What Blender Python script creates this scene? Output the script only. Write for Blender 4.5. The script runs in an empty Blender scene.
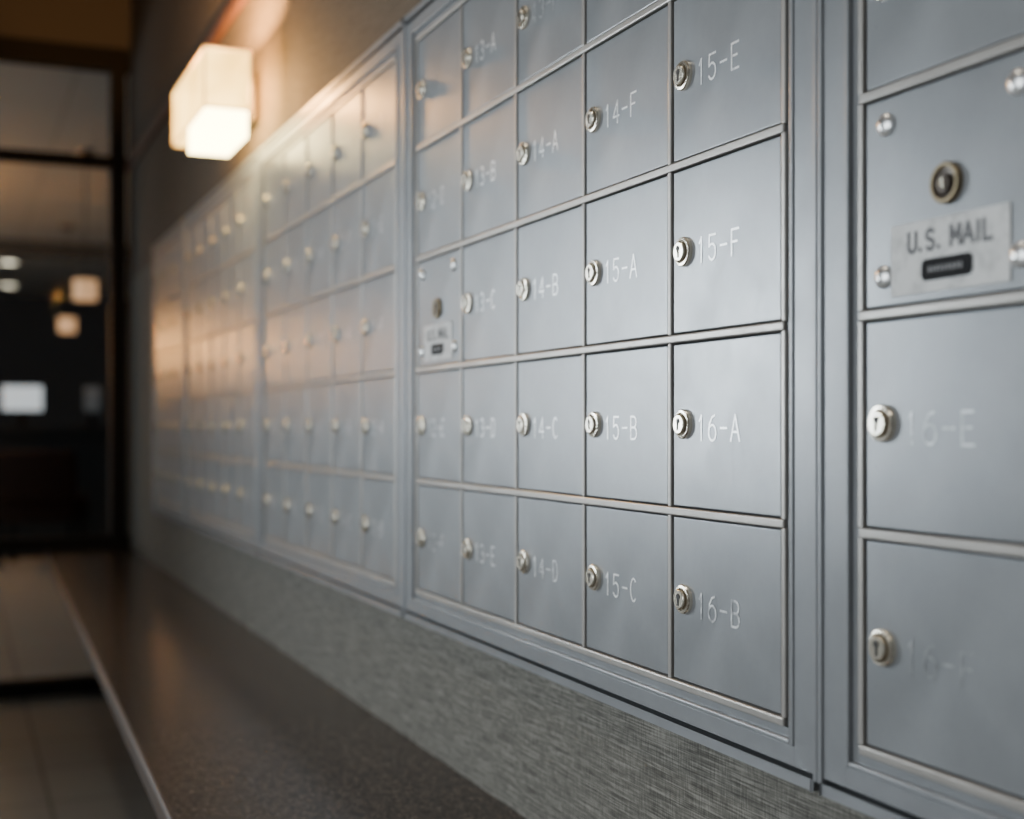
import bpy, bmesh, math, random
from mathutils import Vector, Matrix
random.seed(4)
CAMH=0.9
col=bpy.context.scene.collection

# ---------------------------------------------------------------- materials
def new_mat(name):
    m=bpy.data.materials.new(name); m.use_nodes=True
    return m, m.node_tree.nodes, m.node_tree.links, m.node_tree.nodes["Principled BSDF"]
def simple(name,c,rough=.5,metal=0,emit=None,es=0,spec=None):
    m,n,l,b=new_mat(name)
    b.inputs["Base Color"].default_value=(*c,1); b.inputs["Roughness"].default_value=rough
    b.inputs["Metallic"].default_value=metal
    if emit: 
        b.inputs["Emission Color"].default_value=(*emit,1); b.inputs["Emission Strength"].default_value=es
    if spec is not None: b.inputs["Specular IOR Level"].default_value=spec
    return m
def noise(n,l,scale,vecscale=(1,1,1),detail=4,rough=.5,coord="Object"):
    tc=n.new("ShaderNodeTexCoord"); mp=n.new("ShaderNodeMapping"); mp.inputs["Scale"].default_value=vecscale
    nz=n.new("ShaderNodeTexNoise"); nz.inputs["Scale"].default_value=scale; nz.inputs["Detail"].default_value=detail
    nz.inputs["Roughness"].default_value=rough
    l.new(tc.outputs[coord],mp.inputs[0]); l.new(mp.outputs[0],nz.inputs["Vector"]); return nz
def ramp(n,l,src,stops):
    r=n.new("ShaderNodeValToRGB"); e=r.color_ramp.elements
    while len(e)<len(stops): e.new(.5)
    for i,(p,c) in enumerate(stops): e[i].position=p; e[i].color=(*c,1)
    l.new(src,r.inputs[0]); return r
def bump(n,l,b,src,s,d):
    bp=n.new("ShaderNodeBump"); bp.inputs["Strength"].default_value=s; bp.inputs["Distance"].default_value=d
    l.new(src,bp.inputs["Height"]); l.new(bp.outputs[0],b.inputs["Normal"])

def painted(name,c,metal=.35,rough=.42):
    m,n,l,b=new_mat(name)
    nz=noise(n,l,16,(1,1,1),6,.7)
    r=ramp(n,l,nz.outputs[0],[(.3,tuple(x*.91 for x in c)),(.7,tuple(x*1.06 for x in c))])
    l.new(r.outputs[0],b.inputs["Base Color"])
    nz2=noise(n,l,11,(1,1,1),7,.72)
    r2=ramp(n,l,nz2.outputs[0],[(.3,(rough-.05,)*3),(.72,(rough+.06,)*3)])
    l.new(r2.outputs[0],b.inputs["Roughness"])
    b.inputs["Metallic"].default_value=metal; b.inputs["Specular IOR Level"].default_value=.25
    nz3=noise(n,l,1400,(1,1,1),2); bump(n,l,b,nz3.outputs[0],.06,.0002)
    return m
M_door=painted("painted_steel_grey",(.305,.318,.337),.37,.31)
M_frame=painted("frame_steel_grey",(.275,.285,.302),.35,.34)
M_rib=painted("rib_steel_light",(.43,.41,.39),.45,.34)
M_gap=simple("dark_gap",(.055,.055,.058),.8,spec=.1)
M_chrome=simple("lock_metal",(.96,.89,.76),.24,.88)
M_groove=simple("lock_groove",(.16,.13,.09),.4,.6)
M_dark=simple("keyhole_dark",(.012,.01,.01),.5)
M_brass=simple("dull_brass",(.25,.20,.13),.4,.9)
M_core=simple("lock_core_brown",(.06,.045,.035),.35,.5)
M_screw=simple("screw_steel",(.88,.88,.88),.28,.85)
M_plate,n,l,b=new_mat("label_plate_silver")
nz=noise(n,l,60,(1,1,1),5,.7); r=ramp(n,l,nz.outputs[0],[(.32,(.46,.46,.46)),(.52,(.68,.68,.68))])
l.new(r.outputs[0],b.inputs["Base Color"]); b.inputs["Roughness"].default_value=.5
M_ink=simple("label_ink",(.16,.16,.17),.6,spec=.2)
M_black=simple("black_name_plate",(.015,.015,.017),.6,spec=.1)
M_tick=simple("name_plate_print",(.30,.30,.31),.6)
def letmat(name,lo,hi,p0,p1,metal):
    m,n,l,b=new_mat(name)
    g=n.new("ShaderNodeNewGeometry")
    nz=n.new("ShaderNodeTexNoise"); nz.inputs["Scale"].default_value=130; nz.inputs["Detail"].default_value=3
    l.new(g.outputs["Position"],nz.inputs["Vector"])
    r=ramp(n,l,nz.outputs[0],[(p0,lo),(p1,hi)])
    l.new(r.outputs[0],b.inputs["Base Color"]); b.inputs["Roughness"].default_value=.32; b.inputs["Metallic"].default_value=metal
    return m
M_let=letmat("engraved_silver_paint",(.66,.67,.69),(1,1,1),.32,.46,.40)
M_let_m=letmat("engraved_silver_worn",(.42,.43,.45),(.95,.96,.97),.38,.55,.37)
M_let_f=letmat("engraved_silver_faint",(.35,.36,.375),(.72,.74,.76),.40,.60,.37)
M_let_v=letmat("engraved_silver_rubbed",(.32,.33,.347),(.50,.51,.53),.45,.68,.37)

# woven wallcovering: fine horizontal threads crossed by thinner vertical ones
def cloth(name,cols):
    m,n,l,b=new_mat(name)
    a=noise(n,l,1,(1,15,700),3,.55); c2=noise(n,l,1,(1,520,60),2,.5); a2=noise(n,l,1,(1,70,300),3,.5)
    def mul(src,k):
        mu=n.new("ShaderNodeMath"); mu.operation="MULTIPLY"; mu.inputs[1].default_value=k; l.new(src,mu.inputs[0]); return mu
    def add(p,q):
        s=n.new("ShaderNodeMath"); s.operation="ADD"; l.new(p.outputs[0],s.inputs[0]); l.new(q.outputs[0],s.inputs[1]); return s
    h=add(add(mul(a.outputs[0],.62),mul(c2.outputs[0],.26)),mul(a2.outputs[0],.22))
    r=ramp(n,l,h.outputs[0],[(.44,cols[0]),(.56,cols[1]),(.68,cols[2])])
    l.new(r.outputs[0],b.inputs["Base Color"]); b.inputs["Roughness"].default_value=.8
    bump(n,l,b,h.outputs[0],.45,.0009); return m
M_wall=cloth("woven_grasscloth",[(.055,.052,.044),(.135,.128,.111),(.26,.249,.222)])
M_wall_up=cloth("taupe_wallcovering_dimmed",[(.038,.029,.020),(.082,.063,.044),(.13,.103,.074)])  # same weave, the dimmer light above the boxes put into a darker colour

M_plaster=simple("plain_wall_paint",(.055,.047,.039),.85)
M_ceil=simple("ceiling_paint",(.05,.044,.038),.9)
M_gran,n,l,b=new_mat("brown_granite")
a=noise(n,l,340,(1,1,1),3,.8); c2=noise(n,l,120,(1,1,1),3,.6)
mx=n.new("ShaderNodeMath"); mx.operation="ADD"; mu=n.new("ShaderNodeMath"); mu.operation="MULTIPLY"; mu.inputs[1].default_value=.4
l.new(c2.outputs[0],mu.inputs[0]); l.new(a.outputs[0],mx.inputs[0]); l.new(mu.outputs[0],mx.inputs[1])
r=ramp(n,l,mx.outputs[0],[(.60,(.012,.008,.0065)),(.71,(.034,.024,.019)),(.82,(.17,.13,.108))])
l.new(r.outputs[0],b.inputs["Base Color"]); b.inputs["Roughness"].default_value=.20
M_edge=simple("polished_granite_edge",(.055,.038,.03),.5,spec=.3)
M_wood,n,l,b=new_mat("red_brown_wood")
a=noise(n,l,6,(8,.6,12),4,.6); r=ramp(n,l,a.outputs[0],[(.35,(.06,.024,.012)),(.7,(.11,.045,.022))])
l.new(r.outputs[0],b.inputs["Base Color"]); b.inputs["Roughness"].default_value=.6
M_bronze=simple("dark_bronze_frame",(.007,.0065,.006),.6,0,spec=.15)
def tilemat(name,c1,c2c,grout,size):
    m,n,l,b=new_mat(name)
    tc=n.new("ShaderNodeTexCoord"); br=n.new("ShaderNodeTexBrick")
    br.offset=0; br.inputs["Scale"].default_value=1
    br.inputs["Brick Width"].default_value=size; br.inputs["Row Height"].default_value=size
    br.inputs["Mortar Size"].default_value=.005
    br.inputs["Color1"].default_value=(*c1,1); br.inputs["Color2"].default_value=(*c2c,1); br.inputs["Mortar"].default_value=(*grout,1)
    l.new(tc.outputs["Object"],br.inputs["Vector"]); l.new(br.outputs[0],b.inputs["Base Color"])
    b.inputs["Roughness"].default_value=.45
    return m
M_tile=tilemat("floor_tile",(.20,.19,.17),(.18,.17,.152),(.07,.065,.06),.33)
M_tile2=tilemat("lobby_floor_tile",(.34,.33,.30),(.32,.31,.28),(.13,.125,.115),.33)
M_ctile=tilemat("ceiling_tile",(.42,.46,.48),(.40,.44,.46),(.21,.23,.24),.9)
M_glass=bpy.data.materials.new("clear_glass"); M_glass.use_nodes=True
n=M_glass.node_tree.nodes; l=M_glass.node_tree.links; n.clear()
o=n.new("ShaderNodeOutputMaterial"); t=n.new("ShaderNodeBsdfTransparent"); t.inputs[0].default_value=(.90,.92,.92,1)
gl=n.new("ShaderNodeBsdfGlossy"); gl.inputs["Roughness"].default_value=.02
lw=n.new("ShaderNodeLayerWeight"); pw=n.new("ShaderNodeMath"); pw.operation="POWER"; pw.inputs[1].default_value=4
ma=n.new("ShaderNodeMath"); ma.operation="MULTIPLY_ADD"; ma.inputs[1].default_value=.5; ma.inputs[2].default_value=.0003
l.new(lw.outputs["Facing"],pw.inputs[0]); l.new(pw.outputs[0],ma.inputs[0])
ms=n.new("ShaderNodeMixShader")
l.new(ma.outputs[0],ms.inputs[0]); l.new(t.outputs[0],ms.inputs[1]); l.new(gl.outputs[0],ms.inputs[2]); l.new(ms.outputs[0],o.inputs[0])

def glowglass(name,c,s,tr,c2=None):
    m=bpy.data.materials.new(name); m.use_nodes=True
    n=m.node_tree.nodes; l=m.node_tree.links; n.clear()
    o=n.new("ShaderNodeOutputMaterial"); e=n.new("ShaderNodeEmission"); e.inputs[0].default_value=(*c,1); e.inputs[1].default_value=s
    if c2:   # cloudy frosted glass
        nz=noise(n,l,9,(1,1,1),2,.5)
        r=ramp(n,l,nz.outputs[0],[(.35,c2),(.62,c)]); l.new(r.outputs[0],e.inputs[0])
    t=n.new("ShaderNodeBsdfTransparent"); ms=n.new("ShaderNodeMixShader"); ms.inputs[0].default_value=tr
    l.new(e.outputs[0],ms.inputs[1]); l.new(t.outputs[0],ms.inputs[2]); l.new(ms.outputs[0],o.inputs[0]); return m
M_shade=glowglass("lit_frosted_glass",(1.0,.62,.16),7.5,.30,(.70,.40,.08))
M_shade_b=glowglass("lit_diffuser",(1.0,.78,.34),22,.25)
M_shade_e=simple("shade_seam",(.5,.35,.2),.5,0,(1.0,.50,.14),1.8)
M_nickel=simple("brushed_nickel",(.20,.17,.14),.5,1)
M_pend=simple("lit_amber_shade",(.5,.35,.2),.5,0,(1.0,.55,.28),.8)
M_pend2=simple("lit_amber_shade_bright",(.9,.7,.45),.5,0,(1.0,.44,.12),70)
M_can=simple("downlight_lens",(1,.95,.85),.5,0,(1.0,.88,.66),5)
M_screen=simple("lit_screen",(.5,.5,.5),.4,0,(.86,.94,1.0),.8)
M_screen2=simple("dim_screen",(.2,.2,.2),.4,0,(.7,.75,.8),.06)
M_leather=simple("red_brown_upholstery",(.03,.014,.010),.7,spec=.15)
M_blackp=simple("black_plastic",(.012,.012,.012),.6,spec=.2)
M_desk=simple("dark_slate_laminate",(.030,.036,.044),.45)
M_slat=simple("charcoal_baffle_slat",(.04,.04,.042),.9,spec=.1)

# ---------------------------------------------------------------- helpers
def bx(bm,x0,x1,y0,y1,z0,z1,bev=0,mi=0):
    r=bmesh.ops.create_cube(bm,size=1)
    vs=r["verts"]
    for v in vs:
        v.co=Vector(((x0+x1)/2+v.co.x*(x1-x0),(y0+y1)/2+v.co.y*(y1-y0),(z0+z1)/2+v.co.z*(z1-z0)))
    fs=list({f for v in vs for f in v.link_faces})
    for f in fs: f.material_index=mi
    if bev>0:
        es=list({e for v in vs for e in v.link_edges})
        rr=bmesh.ops.bevel(bm,geom=es,offset=bev,segments=3,affect="EDGES",profile=.5)
        for f in rr["faces"]: f.material_index=mi
    return vs
def mesh_from(bm,name,mats,smooth=False,recalc=True):
    if recalc: bmesh.ops.recalc_face_normals(bm,faces=bm.faces)
    me=bpy.data.meshes.new(name); bm.to_mesh(me); bm.free()
    for m in mats: me.materials.append(m)
    if smooth:
        for p in me.polygons: p.use_smooth=True
        try: me.set_sharp_from_angle(angle=math.radians(28))
        except Exception: pass
    return me
def obj(name,me,loc=(0,0,0),parent=None,label=None,cat=None,group=None,kind=None):
    o=bpy.data.objects.new(name,me); o.location=loc; col.objects.link(o)
    if parent: o.parent=parent
    if label: o["label"]=label
    if cat: o["category"]=cat
    if group: o["group"]=group
    if kind: o["kind"]=kind
    return o
def lathe(bm,profile,origin=(0,0,0),axis="x",seg=32,mi=0,sign=-1):
    rings=[]
    for r_,n_ in profile:
        ring=[]
        if r_<1e-6: 
            p=(sign*n_,0,0) if axis=="x" else (0,0,n_)
            ring=[bm.verts.new(Vector(p)+Vector(origin))]
        else:
            for k in range(seg):
                a=2*math.pi*k/seg
                p=(sign*n_,r_*math.cos(a),r_*math.sin(a)) if axis=="x" else (r_*math.cos(a),r_*math.sin(a),n_)
                ring.append(bm.verts.new(Vector(p)+Vector(origin)))
        rings.append(ring)
    for A,B in zip(rings,rings[1:]):
        for k in range(seg):
            k2=(k+1)%seg
            try:
                if len(A)==1 and len(B)==1: break
                if len(B)==1: f=bm.faces.new((A[k],A[k2],B[0]))
                elif len(A)==1: f=bm.faces.new((A[0],B[k2],B[k]))
                else: f=bm.faces.new((A[k],A[k2],B[k2],B[k]))
                f.material_index=mi
            except ValueError: pass

# ---------------------------------------------------------------- stroke font
def arc(cx,cy,rx,ry,a0,a1,k=8):
    return [(cx+rx*math.cos(math.radians(a0+(a1-a0)*i/k)),cy+ry*math.sin(math.radians(a0+(a1-a0)*i/k))) for i in range(k+1)]
G={
'1':[[(.25,.78),(.5,1),(.5,0)]],
'2':[arc(.5,.72,.42,.28,165,-35)+[(.08,0),(.95,0)]],
'3':[arc(.45,.75,.4,.25,150,-90)+arc(.45,.26,.45,.26,90,-150)],
'4':[[(.72,0),(.72,1),(.05,.3),(.98,.3)]],
'5':[[(.9,1),(.15,1),(.1,.55)]+arc(.46,.32,.44,.32,120,-150,10)],
'6':[[(.80,1),(.45,.92),(.16,.66),(.07,.40)],arc(.5,.31,.44,.31,165,525,16)],
'7':[[(.05,1),(.95,1),(.4,0)]],
'8':[arc(.5,.75,.36,.25,-90,270,14),arc(.5,.26,.45,.26,90,-270,14)],
'9':[arc(.5,.7,.43,.3,0,360,14)+[(.9,.4),(.5,0)]],
'0':[arc(.5,.5,.43,.5,0,360,18)],
'-':[[(.12,.5),(.88,.5)]],
'A':[[(0,0),(.5,1),(1,0)],[(.18,.35),(.82,.35)]],
'B':[[(.1,0),(.1,1),(.55,1)]+arc(.55,.76,.36,.24,90,-90,6)+[(.1,.52)],[(.55,.52)]+arc(.56,.26,.42,.26,90,-90,6)+[(.1,0)]],
'C':[arc(.52,.5,.44,.5,50,310,14)],
'D':[[(.1,0),(.1,1),(.45,1)]+arc(.45,.5,.45,.5,90,-90,10)+[(.1,0)]],
'E':[[(.92,1),(.1,1),(.1,0),(.92,0)],[(.1,.52),(.75,.52)]],
'F':[[(.92,1),(.1,1),(.1,0)],[(.1,.52),(.75,.52)]],
'U':[[(.1,1),(.1,.3)]+arc(.5,.3,.4,.3,180,360,8)+[(.9,1)]],
'S':[arc(.5,.75,.38,.25,30,270,8)+arc(.5,.25,.38,.25,90,-150,8)],
'M':[[(.05,0),(.05,1),(.5,.35),(.95,1),(.95,0)]],
'I':[[(.5,0),(.5,1)]],
'L':[[(.15,1),(.15,0),(.9,0)]],
'.':[[(.3,0),(.3,.1)]],
}
def stroke_text(bm,s,u0,v0,cw,ch,adv,th,n0=.0,n1=.0003,mi=0):
    """flat ribbons, each a hair higher than the last so overlaps never z-fight"""
    u=u0; k=0
    for ch_ in s:
        a=adv*(.55 if ch_ in ". I" else 1); w=cw*(.5 if ch_ in ". I" else 1)
        for pl in G.get(ch_,[]):
            pts=[(u+p[0]*w,v0+p[1]*ch) for p in pl]
            for p,q in zip(pts,pts[1:]):
                d=Vector((q[0]-p[0],q[1]-p[1])); L=d.length
                if L<1e-7: continue
                d/=L; nn=Vector((-d.y,d.x))*th/2; e=d*th*.35
                P=Vector(p)-e; Q=Vector(q)+e
                c=[P+nn,P-nn,Q-nn,Q+nn]
                k+=1; h=n1+.0000035*(k%12)
                f=bm.faces.new([bm.verts.new((-h,-c_.x,c_.y)) for c_ in c]); f.normal_update()
                if f.normal.x>0: f.normal_flip()
                f.material_index=mi
        u+=a

# ---------------------------------------------------------------- mailbox banks
W=.1592; H=.14; Z0=-.2085
DT=.0070
bm=bmesh.new(); bx(bm,0,.006,-(W-DT)/2+.0012,(W-DT)/2-.0012,-(H-DT)/2+.0011,(H-DT)/2-.0011,.0009)
ME_door=mesh_from(bm,"mailbox_door",[M_door])
bm=bmesh.new()
lathe(bm,[(.0120,0),(.0120,.0026),(.0111,.0038),(.0094,.0040)],mi=0)
lathe(bm,[(.0094,.0040),(.0090,.0026),(.0078,.0026)],mi=2)
lathe(bm,[(.0078,.0026),(.0076,.0060),(.0071,.0065),(0,.0065)],mi=0)
bx(bm,-.0069,-.0060,-.0010,.0010,-.0050,.0038,0,1)
lathe(bm,[(.0023,.0060),(.0023,.0070),(0,.0070)],origin=(0,0,.0024),mi=1,seg=14)
ME_lock=mesh_from(bm,"lock",[M_chrome,M_dark,M_groove],True)
bm=bmesh.new()
lathe(bm,[(.0125,0),(.0125,.003),(.0117,.004),(.0098,.004),(.0094,.0025)],mi=0)
lathe(bm,[(.0094,.0025),(.0055,.002),(.0052,.0042),(0,.0045)],mi=1)
bx(bm,-.0052,-.0042,-.0006,.0006,-.003,.003,0,2)
bx(bm,-.0052,-.0042,.0018,.0028,-.0015,.0015,0,0)
ME_mlock=mesh_from(bm,"master_lock",[M_brass,M_core,M_chrome],True)
bm=bmesh.new()
lathe(bm,[(.0074,0),(.0072,.0018),(.0054,.0034),(.0024,.0042),(0,.0043)],mi=0,seg=20)
bx(bm,-.0045,-.0040,-.0005,.0005,-.0035,.0035,0,1)
ME_screw=mesh_from(bm,"screw",[M_screw,M_dark],True)
bm=bmesh.new()
bx(bm,-.0012,0,-.05,.05,-.022,.022,.0005,0)
rb=.0040; pts=[]
for cx_,cz_,a0 in ((.0215-rb,-.0020-rb,0),(-.0215+rb,-.0020-rb,90),(-.0215+rb,-.0150+rb,180),(.0215-rb,-.0150+rb,270)):
    for k in range(6):
        a=math.radians(a0+k*18); pts.append((cx_+rb*math.cos(a),cz_+rb*math.sin(a)))
tp=[bm.verts.new((-.0018,y_,z_)) for y_,z_ in pts]; bt=[bm.verts.new((-.0010,y_,z_)) for y_,z_ in pts]
f=bm.faces.new(tp); f.material_index=2
for k in range(len(pts)):
    f=bm.faces.new((tp[k],tp[(k+1)%len(pts)],bt[(k+1)%len(pts)],bt[k])); f.material_index=2
bmesh.ops.recalc_face_normals(bm,faces=bm.faces)
stroke_text(bm,"U.S. MAIL",-.034,.0038,.0082,.0116,.0102,.0027,.0012,.0015,1)
u=-.0150
while u<.0130:
    w_=random.uniform(.0013,.0018)
    bx(bm,-.0020,-.0017,-(u+w_),-u,-.0102,-.0068,0,3); u+=w_+.0018
ME_plate=mesh_from(bm,"mail_label_plate",[M_plate,M_ink,M_black,M_tick],False,False)

def num(i): return "%d-%s"%((i-1)//6+1,"ABCDEF"[(i-1)%6])

def frame_mesh(ncol,name):
    Wt=ncol*W; Ht=5*H; sx=.0423; sz=.0325
    bm=bmesh.new()
    bx(bm,.006,.0118,-Wt/2-sx+.001,Wt/2+sx-.001,sz*.05,Ht+2*sz-.002,0,1)
    z0=sz
    for k in range(6):
        z=z0+k*H
        bx(bm,-.0022,.007,-Wt/2-.001,Wt/2+.001,z-DT/2+.0002,z+DT/2-.0002,.0013,2)
    for k in range(ncol+1):
        y=-Wt/2+k*W
        for r_ in range(5):
            bx(bm,-.0017,.007,y-DT/2+.0010,y+DT/2-.0010,z0+r_*H+DT/2-.0006,z0+(r_+1)*H-DT/2+.0006,.0012,2)
    a=.0035
    def ring(i,o_y,o_z,x0,x1,bev,mi=0):
        bx(bm,x0,x1,-Wt/2-o_y,-Wt/2-i,z0-o_z,z0+Ht+o_z,bev,mi)
        bx(bm,x0,x1,Wt/2+i,Wt/2+o_y,z0-o_z,z0+Ht+o_z,bev,mi)
        bx(bm,x0,x1,-Wt/2-i,Wt/2+i,z0-o_z,z0-i,bev,mi)
        bx(bm,x0,x1,-Wt/2-i,Wt/2+i,z0+Ht+i,z0+Ht+o_z,bev,mi)
    ring(a,.0098,.0098,.0004,.008,.0003)
    ring(.0097,.0142,.0142,-.0036,.009,.0014)
    ring(.0142,sx-.0048,sz-.0046,-.0022,.010,.0003)
    ring(sx-.0049,sx+.0001,sz,-.0042,.0115,.0016)
    return mesh_from(bm,name,[M_frame,M_gap,M_rib])
ME_f5=frame_mesh(5,"mailbox_frame"); ME_f3=frame_mesh(3,"mailbox_frame_narrow")
VFAINT={"16-F","12-C"}; FAINT={"16-E","12-F","13-F"}; MED={"16-B","14-D","14-E","12-D","13-E","12-E","15-D"}

def bank(sright,ncol,start,usm,label):
    cy=sright+ncol*W/2
    zb=CAMH+Z0-.0325
    e=obj("mailbox_bank",None,(0,cy,zb),None,label,"mailboxes","wall mailbox banks")
    e.empty_display_size=.05
    obj("frame",ME_f5 if ncol==5 else ME_f3,(0,0,0),e)
    i=start
    for c in range(ncol):
        for r_ in range(5):
            y=ncol*W/2-(c+.5)*W; z=.0325+(4-r_+.5)*H
            d=obj("door",ME_door,(0,y,z),e)
            if usm and c==0 and r_==2:
                d["label"]="carrier access panel with master lock and mail label"
                obj("master_lock",ME_mlock,(0,-0,.0025),d,"round dull brass master lock with dark core")
                for (uu,vv) in ((-.0555,.0485),(.0555,.0485),(-.0575,-.047),(.0575,-.047)):
                    obj("screw",ME_screw,(0,-uu,vv),d,"domed steel screw")
                obj("mail_label_plate",ME_plate,(0,0,-.0385),d,"silver plate reading U.S. MAIL")
                continue
            lk=obj("lock",ME_lock,(0,.0572+random.uniform(-.0005,.0005),random.uniform(-.001,.001)),d,"round nickel cam lock with keyhole")
            lk.rotation_euler[0]=random.uniform(-.15,.15)
            s=num(i)
            th=.0018 if i<93 else .0014
            bm=bmesh.new()
            stroke_text(bm,s,-.0375,-.0120,.0118,.0195,.0160,th,.0,.0004)
            m=M_let_v if s in VFAINT else (M_let_f if s in FAINT else (M_let_m if s in MED or i<69 else M_let))
            obj("number_lettering",mesh_from(bm,"lettering",[m],False,False),(0,0,0),d,"engraved silver number "+s)
            i+=1
    return e
bank(-.1125,5,93,True,"grey steel mailbox bank with U.S. MAIL panel, numbers from 16-C")
bank(.7685,5,69,True,"grey steel mailbox bank with boxes numbered 12-C to 16-B")
bank(1.6495,5,44,False,"grey steel mailbox bank, boxes numbered up to 12-B")
bank(2.5305,5,19,False,"grey steel mailbox bank lit warmly beside the wall sconce")
bank(3.4115,3,4,False,"narrower grey steel mailbox bank near the glass partition")

# ---------------------------------------------------------------- room shell
WX=.012; FZ=0.0; CZ=2.72; BY=4.60; LX=-2.0; NY=-1.6
def sbox(name,boxes,mat,kind="structure",bev=0):
    bm=bmesh.new()
    for b_ in boxes: bx(bm,*b_,bev)
    return obj(name,mesh_from(bm,name,mat if isinstance(mat,list) else [mat]),(0,0,0),kind=kind)
bm=bmesh.new()
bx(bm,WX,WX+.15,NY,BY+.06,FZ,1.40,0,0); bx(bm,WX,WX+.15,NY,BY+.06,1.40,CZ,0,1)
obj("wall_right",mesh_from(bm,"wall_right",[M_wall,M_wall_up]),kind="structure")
sbox("floor",[(-2.15,.162,NY-.1,BY+.03,-.1,FZ)],M_tile)
sbox("floor_far",[(-5,4,BY+.03,18.1,-.1,FZ)],M_tile2)
sbox("ceiling",[(LX-.15,WX+.15,NY-.15,BY+.06,CZ,CZ+.1)],M_ceil)
sbox("wall_front",[(LX-.15,WX+.15,NY-.15,NY,FZ,CZ)],M_plaster)
def wall_with_windows(name,x0,x1,ya,yb,zt,wins,mat):
    bxs=[]; y=ya
    for w_ in wins:
        bxs+=[(x0,x1,y,w_[0],0,zt),(x0,x1,w_[0],w_[1],0,w_[2]),(x0,x1,w_[0],w_[1],w_[3],zt)]; y=w_[1]
    bxs.append((x0,x1,y,yb,0,zt)); sbox(name,bxs,mat)
w1=(-.2,1.6,.45,1.75); w2=(3.35,4.56,.70,1.75); w3=(7.6,11.8,.5,2.1)
wall_with_windows("wall_left",LX-.15,LX,NY,BY+.06,CZ,(w1,w2),M_plaster)
def window(name,y0,y1,za,zb,X=LX):
    bm=bmesh.new(); t_=.04; x0=X-.06; x1=X-.01
    k=max(2,int(round((y1-y0)/.9)))
    for a in ((x0,x1,y0,y0+t_,za,zb),(x0,x1,y1-t_,y1,za,zb),(x0,x1,y0+t_,y1-t_,za,za+t_),(x0,x1,y0+t_,y1-t_,zb-t_,zb)): bx(bm,*a,0)
    for i in range(1,k):
        ym=y0+(y1-y0)*i/k; bx(bm,x0,x1,ym-.015,ym+.015,za+t_,zb-t_,0)
    bx(bm,X-.037,X-.033,y0+t_,y1-t_,za+t_,zb-t_,0,1)
    obj(name,mesh_from(bm,name,[M_bronze,M_glass]),kind="structure")
window("fill_window_near",*w1); window("window_3",*w2); window("sheen_window_lobby",*w3,X=-4.9)  # near and lobby windows are unseen, added for fill and door sheen
# unseen slats added at window_3 to keep its light off the far banks
vb=obj("light_baffle",None,(LX+.06,3.93,1.80),None,"unseen charcoal slats added to keep window light off the far banks","light baffle")
bm=bmesh.new(); bx(bm,-.0595,.03,-.68,.66,0,.04,.003)
obj("baffle_rail",mesh_from(bm,"baffle_rail",[M_bronze]),(0,0,0),vb)
bm=bmesh.new(); ang=math.atan2(-3.15,2.0)
for k in range(18):
    yc=-.62+k*.0715
    vs=bx(bm,-.052,.052,-.0008,.0008,-1.14,0,0)
    R_=Matrix.Rotation(ang,4,"Z")
    for v in vs: v.co=R_@v.co+Vector((-.015,yc,0))
obj("slats",mesh_from(bm,"slats",[M_slat]),(0,0,0),vb)
sbox("wall_back",[(LX-.15,WX+.15,BY,BY+.06,2.19,CZ)],M_plaster)
bm=bmesh.new()
yy0,yy1=BY,BY+.055
zs=[(0,.055),(.485,.53),(1.785,1.82),(2.115,2.19)]
for a,b_ in zs: bx(bm,LX,WX,yy0,yy1,a,b_,.002)
for xx in (-.052,-.92,-1.95): bx(bm,xx,xx+.05,yy0-.004,yy1+.004,0,2.19,.002)
bx(bm,LX,WX,BY+.025,BY+.031,.05,2.12,0,1)
obj("window_1",mesh_from(bm,"window_1",[M_bronze,M_glass]),kind="structure")
bm=bmesh.new()
bx(bm,-.002,WX,NY,BY,CAMH+.872,CAMH+.905,.003)
obj("trim_1",mesh_from(bm,"trim_1",[M_wood]),kind="structure")

# room beyond
sbox("wall_far",[(-5,4,17.9,18.0,0,2.6)],simple("dim_wall",(.06,.068,.082),.8))
wall_with_windows("wall_far_left",-5,-4.9,BY+.06,17.9,2.6,(w3,),simple("light_wall",(.12,.12,.12),.8))
sbox("wall_far_right",[(2.6,2.7,BY+.06,17.9,0,2.6)],simple("dim_wall_2",(.045,.05,.058),.8))
sbox("wall_divider",[(WX+.15,2.6,BY,BY+.06,0,2.6),(-4.9,LX-.15,BY,BY+.06,0,2.6)],M_plaster)
sbox("ceiling_far",[(-5,2.7,BY+.06,18,2.6,2.72)],M_ctile)
sbox("trim_2",[(-4.9,2.6,12.6,12.75,2.47,2.6)],simple("dim_bulkhead",(.07,.07,.065),.8))

# ---------------------------------------------------------------- bench (stone ledge)
bench=obj("ledge_bench",None,(-.16,2,0),None,"long speckled brown granite ledge below the mailboxes","bench")
def fx(y): return -.332+.0226*(y-1.43)
bm=bmesh.new()
ya,yb=-1.55,4.59; zt=.489; zc=.459
v=[(.0115,ya),(fx(ya),ya),(fx(yb),yb),(.0115,yb)]
top=[bm.verts.new((x,y,zt)) for x,y in v]; bot=[bm.verts.new((x,y,zc)) for x,y in v]
bm.faces.new(top); bm.faces.new(bot[::-1])
for i in range(4):
    f=bm.faces.new((top[i],bot[i],bot[(i+1)%4],top[(i+1)%4]))
    if i==1: f.material_index=1
e=[e for e in bm.edges if abs(e.verts[0].co.x-fx(e.verts[0].co.y))<1e-4 and abs(e.verts[1].co.x-fx(e.verts[1].co.y))<1e-4 and abs(e.verts[0].co.y-e.verts[1].co.y)>1]
r_=bmesh.ops.bevel(bm,geom=e,offset=.005,segments=3,affect="EDGES",profile=.5)
for f in r_["faces"]: f.material_index=1
me=mesh_from(bm,"bench_top",[M_gran,M_edge],False)
o=obj("bench_top",me,(.16,-2,0),bench,"speckled brown granite slab with eased edge")
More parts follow.
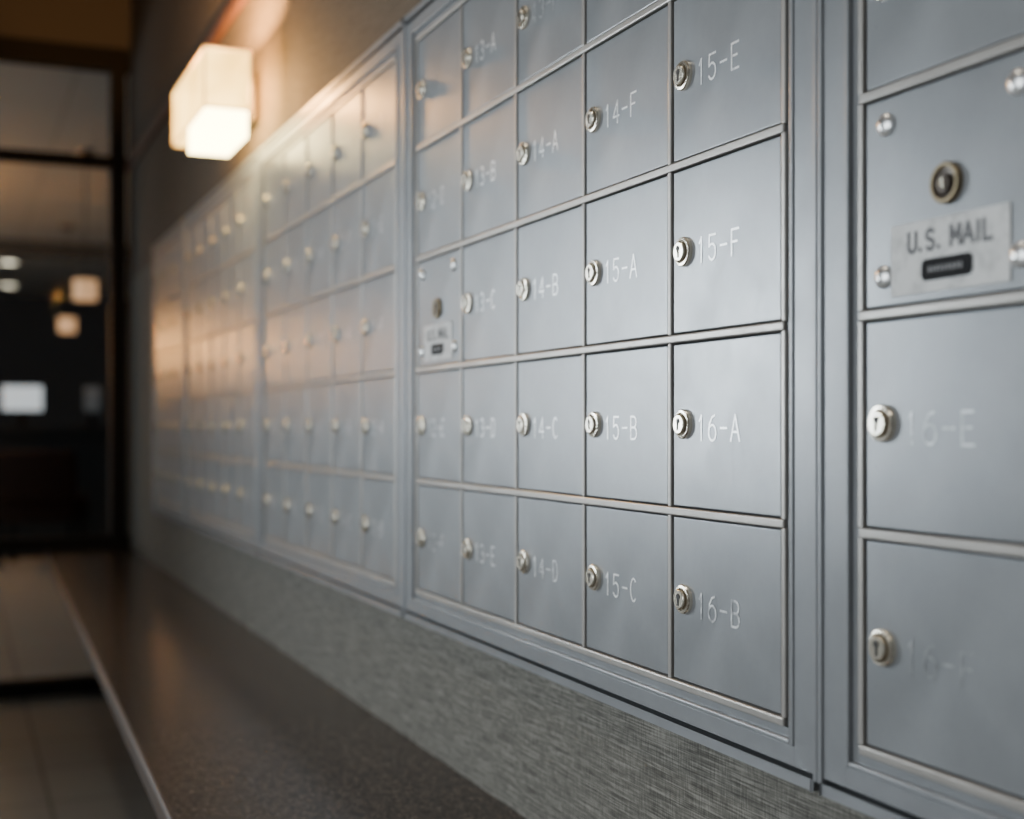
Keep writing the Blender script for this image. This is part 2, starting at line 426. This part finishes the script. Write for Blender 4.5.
bm=bmesh.new(); bx(bm,-.05,.0115,ya,yb,.0,zc,.002)
obj("bench_base",mesh_from(bm,"bench_base",[simple("dark_base",(.05,.045,.04),.6)]),(.16,-2,0),bench,"dark recessed base")

# ---------------------------------------------------------------- wall sconce
sy0,sy1=2.42,2.79; sz0,sz1=CAMH+.590,CAMH+.700
sc=obj("wall_sconce",None,(WX,(sy0+sy1)/2,(sz0+sz1)/2),None,"lit stepped frosted glass wall sconce above the mailboxes","lamp")
hw=(sy1-sy0)/2; hh=(sz1-sz0)/2
bm=bmesh.new(); bx(bm,-.016,0,-hw*.35,hw*.7,-hh*.8,hh*.8,.002)
bx(bm,-.045,-.014,-hw*.3,-hw*.15,-.02,.02,.001); bx(bm,-.045,-.014,hw*.35,hw*.5,-.02,.02,.001)
obj("backplate",mesh_from(bm,"backplate",[M_nickel]),(0,0,0),sc,"brushed metal backplate")
x0,x1=-.130,-.045; t_=.004
def shell(name,x0,x1,a,b_,c,d,m,label):
    bm=bmesh.new()
    bx(bm,x0,x0+t_,a,b_,c,d,.001); bx(bm,x1-t_,x1,a,b_,c,d,.001)
    bx(bm,x0+t_,x1-t_,a,a+t_,c,d,.0008); bx(bm,x0+t_,x1-t_,b_-t_,b_,c,d,.0008)
    bx(bm,x0+t_,x1-t_,a+t_,b_-t_,c,c+t_,.0005)
    obj(name,mesh_from(bm,name,[m]),(0,0,0),sc,label)
shell("shade",x0,x1,-hw,hw,-hh,hh,M_shade,"frosted amber-white glass upper shade")
shell("diffuser",x0+.003,x1-.004,-hw+.004,-hw+.19,-hh-.050,-hh-.0005,M_shade_b,"bright white lower glass block")
bm=bmesh.new(); q=.004
for yy in (-hw-.001,hw-.002): 
    for xx in (x0-.001,x1-.002): bx(bm,xx,xx+q,yy,yy+q,-hh,hh,.0003)
for zz in (-hh-.001,hh-.002):
    for xx in (x0-.001,x1-.002): bx(bm,xx,xx+q,-hw+.002,hw-.002,zz,zz+q,.0003)
    for yy in (-hw-.001,hw-.002): bx(bm,x0+.002,x1-.002,yy,yy+q,zz,zz+q,.0003)
obj("shade_seam",mesh_from(bm,"shade_seam",[M_shade_e]),(0,0,0),sc,"thin amber seams along the shade edges")

# ---------------------------------------------------------------- beyond
def pendant(x,y,z,r=.07,h=.12,m=M_pend):
    p=obj("pendant_lamp",None,(x,y,2.6),None,"glowing amber drum pendant hanging on a cord","lamp","amber pendant lamps")
    bm=bmesh.new(); lathe(bm,[(r*.94,h/2-.002),(r,h/2),(r,-h/2),(r*.94,-h/2+.002),(r*.94,h/2-.002)],axis="z"); lathe(bm,[(r*.94,-h/2+.02),(0,-h/2+.02)],axis="z")
    obj("lamp_shade",mesh_from(bm,"lamp_shade",[m],True),(0,0,z-2.6),p)
    L=2.6-z-h/2
    bm=bmesh.new(); lathe(bm,[(.003,-L-.02),(.003,0)],axis="z",seg=8)
    obj("cord",mesh_from(bm,"cord",[M_blackp]),(0,0,0),p)
    bm=bmesh.new(); lathe(bm,[(0,-.025),(.045,-.025),(.06,-.004),(.06,0),(0,0)],axis="z",seg=20)
    obj("canopy",mesh_from(bm,"canopy",[M_nickel],True),(0,0,0),p)
pendant(.198,8.39,CAMH+.843); pendant(.335,11.6,CAMH+.863)
for x,y,z in ((-1.15,9.4,.58),(-1.75,11.0,.66)): pendant(x,y,CAMH+z,.10,.18,M_pend2)
def can(x,y,zc=2.6):
    d=obj("recessed_downlight",None,(x,y,zc),None,"round recessed ceiling downlight, switched on","ceiling light","recessed downlights")
    bm=bmesh.new(); lathe(bm,[(.085,0),(.09,-.006),(.105,-.006),(.11,0)],axis="z")
    obj("trim_ring",mesh_from(bm,"trim_ring",[M_nickel],True),(0,0,0),d)
    bm=bmesh.new(); lathe(bm,[(0,-.004),(.085,-.004),(.085,0)],axis="z")
    obj("lens",mesh_from(bm,"lens",[M_can]),(0,0,0),d)
can(-.034,14.36); can(.048,16.7)
for yy in (-.2,1.3,3.0):  # ceiling spots out of view, added for glints on the locks
    can(-.85,yy,CZ)
    S=bpy.data.lights.new("glint_spot","SPOT"); S.energy=21 if yy>1 else 14; S.color=(1,.88,.70); S.spot_size=math.radians(100); S.spot_blend=.6; S.shadow_soft_size=.06
    so=bpy.data.objects.new("glint_spot",S); so.location=(-.85,yy,CZ-.02); col.objects.link(so)
dk=obj("reception_desk",None,(-.1,9.75,0),None,"dark reception desk beyond the glass","desk")
bm=bmesh.new(); bx(bm,-.9,.9,-.3,.3,.86,.90,.004)
obj("desk_top",mesh_from(bm,"desk_top",[M_desk]),(0,0,0),dk)
bm=bmesh.new(); bx(bm,-.86,.86,-.25,.25,0,.86,.004)
obj("desk_body",mesh_from(bm,"desk_body",[M_desk]),(0,0,0),dk)
def monitor(x,y,w,h,z,m,label):
    mo=obj("monitor",None,(x,y,.90),None,label,"monitor")
    bm=bmesh.new(); bx(bm,-w/2-.012,w/2+.012,-.012,.02,z-h/2-.012,z+h/2+.012,.003)
    obj("casing",mesh_from(bm,"casing",[M_blackp]),(0,0,0),mo)
    bm=bmesh.new(); bx(bm,-w/2,w/2,-.0135,-.011,z-h/2,z+h/2)
    obj("screen",mesh_from(bm,"screen",[m]),(0,0,0),mo)
    bm=bmesh.new(); bx(bm,-.02,.02,.0,.02,.008,z-h/2,.002); bx(bm,-.09,.09,-.05,.08,0,.01,.003)
    obj("stand",mesh_from(bm,"stand",[M_blackp]),(0,0,0),mo)
monitor(-.11,9.62,.26,.17,.20,M_screen,"bright monitor standing on the dark desk")
monitor(.36,9.72,.11,.18,.20,M_screen2,"dim small monitor standing on the dark desk")
def chair(x,y,rot):
    c=obj("lounge_chair",None,(x,y,0),None,"dark red-brown upholstered lounge chair beyond the glass","chair")
    c.rotation_euler[2]=rot
    bm=bmesh.new(); bx(bm,-.26,.26,-.25,.25,.30,.44,.03); obj("seat",mesh_from(bm,"seat",[M_leather],True),(0,0,0),c)
    bm=bmesh.new(); bx(bm,-.26,.26,.20,.30,.42,.75,.03); obj("backrest",mesh_from(bm,"backrest",[M_leather],True),(0,0,0),c)
    bm=bmesh.new(); bx(bm,-.02,.02,-.02,.02,0,.31,.003); me=mesh_from(bm,"leg",[M_blackp])
    for a in (-.22,.22):
        for b_ in (-.21,.21): obj("leg",me,(a,b_,0),c)
chair(-.02,9.0,2.9)

# ---------------------------------------------------------------- lights
def area(name,loc,rot,sx,sy,p,c):
    L=bpy.data.lights.new(name,"AREA"); L.shape="RECTANGLE"; L.size=sx; L.size_y=sy; L.energy=p; L.color=c
    o=bpy.data.objects.new(name,L); o.location=loc; o.rotation_euler=rot; col.objects.link(o); return o
R=(0,-math.pi/2,0)
area("window_daylight",(LX-.08,3.955,1.225),R,.98,1.13,150,(.89,.95,1))
area("near_fill_daylight",(LX-.08,.7,1.1),R,1.2,1.7,33,(.95,.975,1))  # diffuse fill through the added near window
area("lobby_sheen_daylight",(-4.99,9.7,1.3),R,1.5,4.1,120,(.94,.97,1))  # added for the door sheen, shines through the unseen lobby window
area("lobby_ceiling_fill",(-2.6,7.0,1.95),(math.pi,0,0),.6,3.5,24,(.92,.96,1))  # unseen fill added to brighten the lobby ceiling
P=bpy.data.lights.new("sconce_bulb","POINT"); P.energy=115; P.color=(1,.47,.13); P.shadow_soft_size=.02
o=bpy.data.objects.new("sconce_bulb",P); o.location=(WX-.087,2.50,CAMH+.645); col.objects.link(o)
w=bpy.data.worlds.new("World"); bpy.context.scene.world=w; w.use_nodes=True
w.node_tree.nodes["Background"].inputs[0].default_value=(.7,.8,.9,1); w.node_tree.nodes["Background"].inputs[1].default_value=.4

# ---------------------------------------------------------------- camera
cam=bpy.data.cameras.new("Camera"); co=bpy.data.objects.new("Camera",cam); col.objects.link(co)
cam.sensor_width=36; cam.lens=1300/1024*36
co.location=(-.539,0,CAMH); co.rotation_euler=(math.pi/2,0,-math.atan(557/1300))
cam.shift_y=17.5/1024
cam.clip_start=.02
cam.dof.use_dof=True; cam.dof.focus_distance=1.05; cam.dof.aperture_fstop=3.7
bpy.context.scene.camera=co
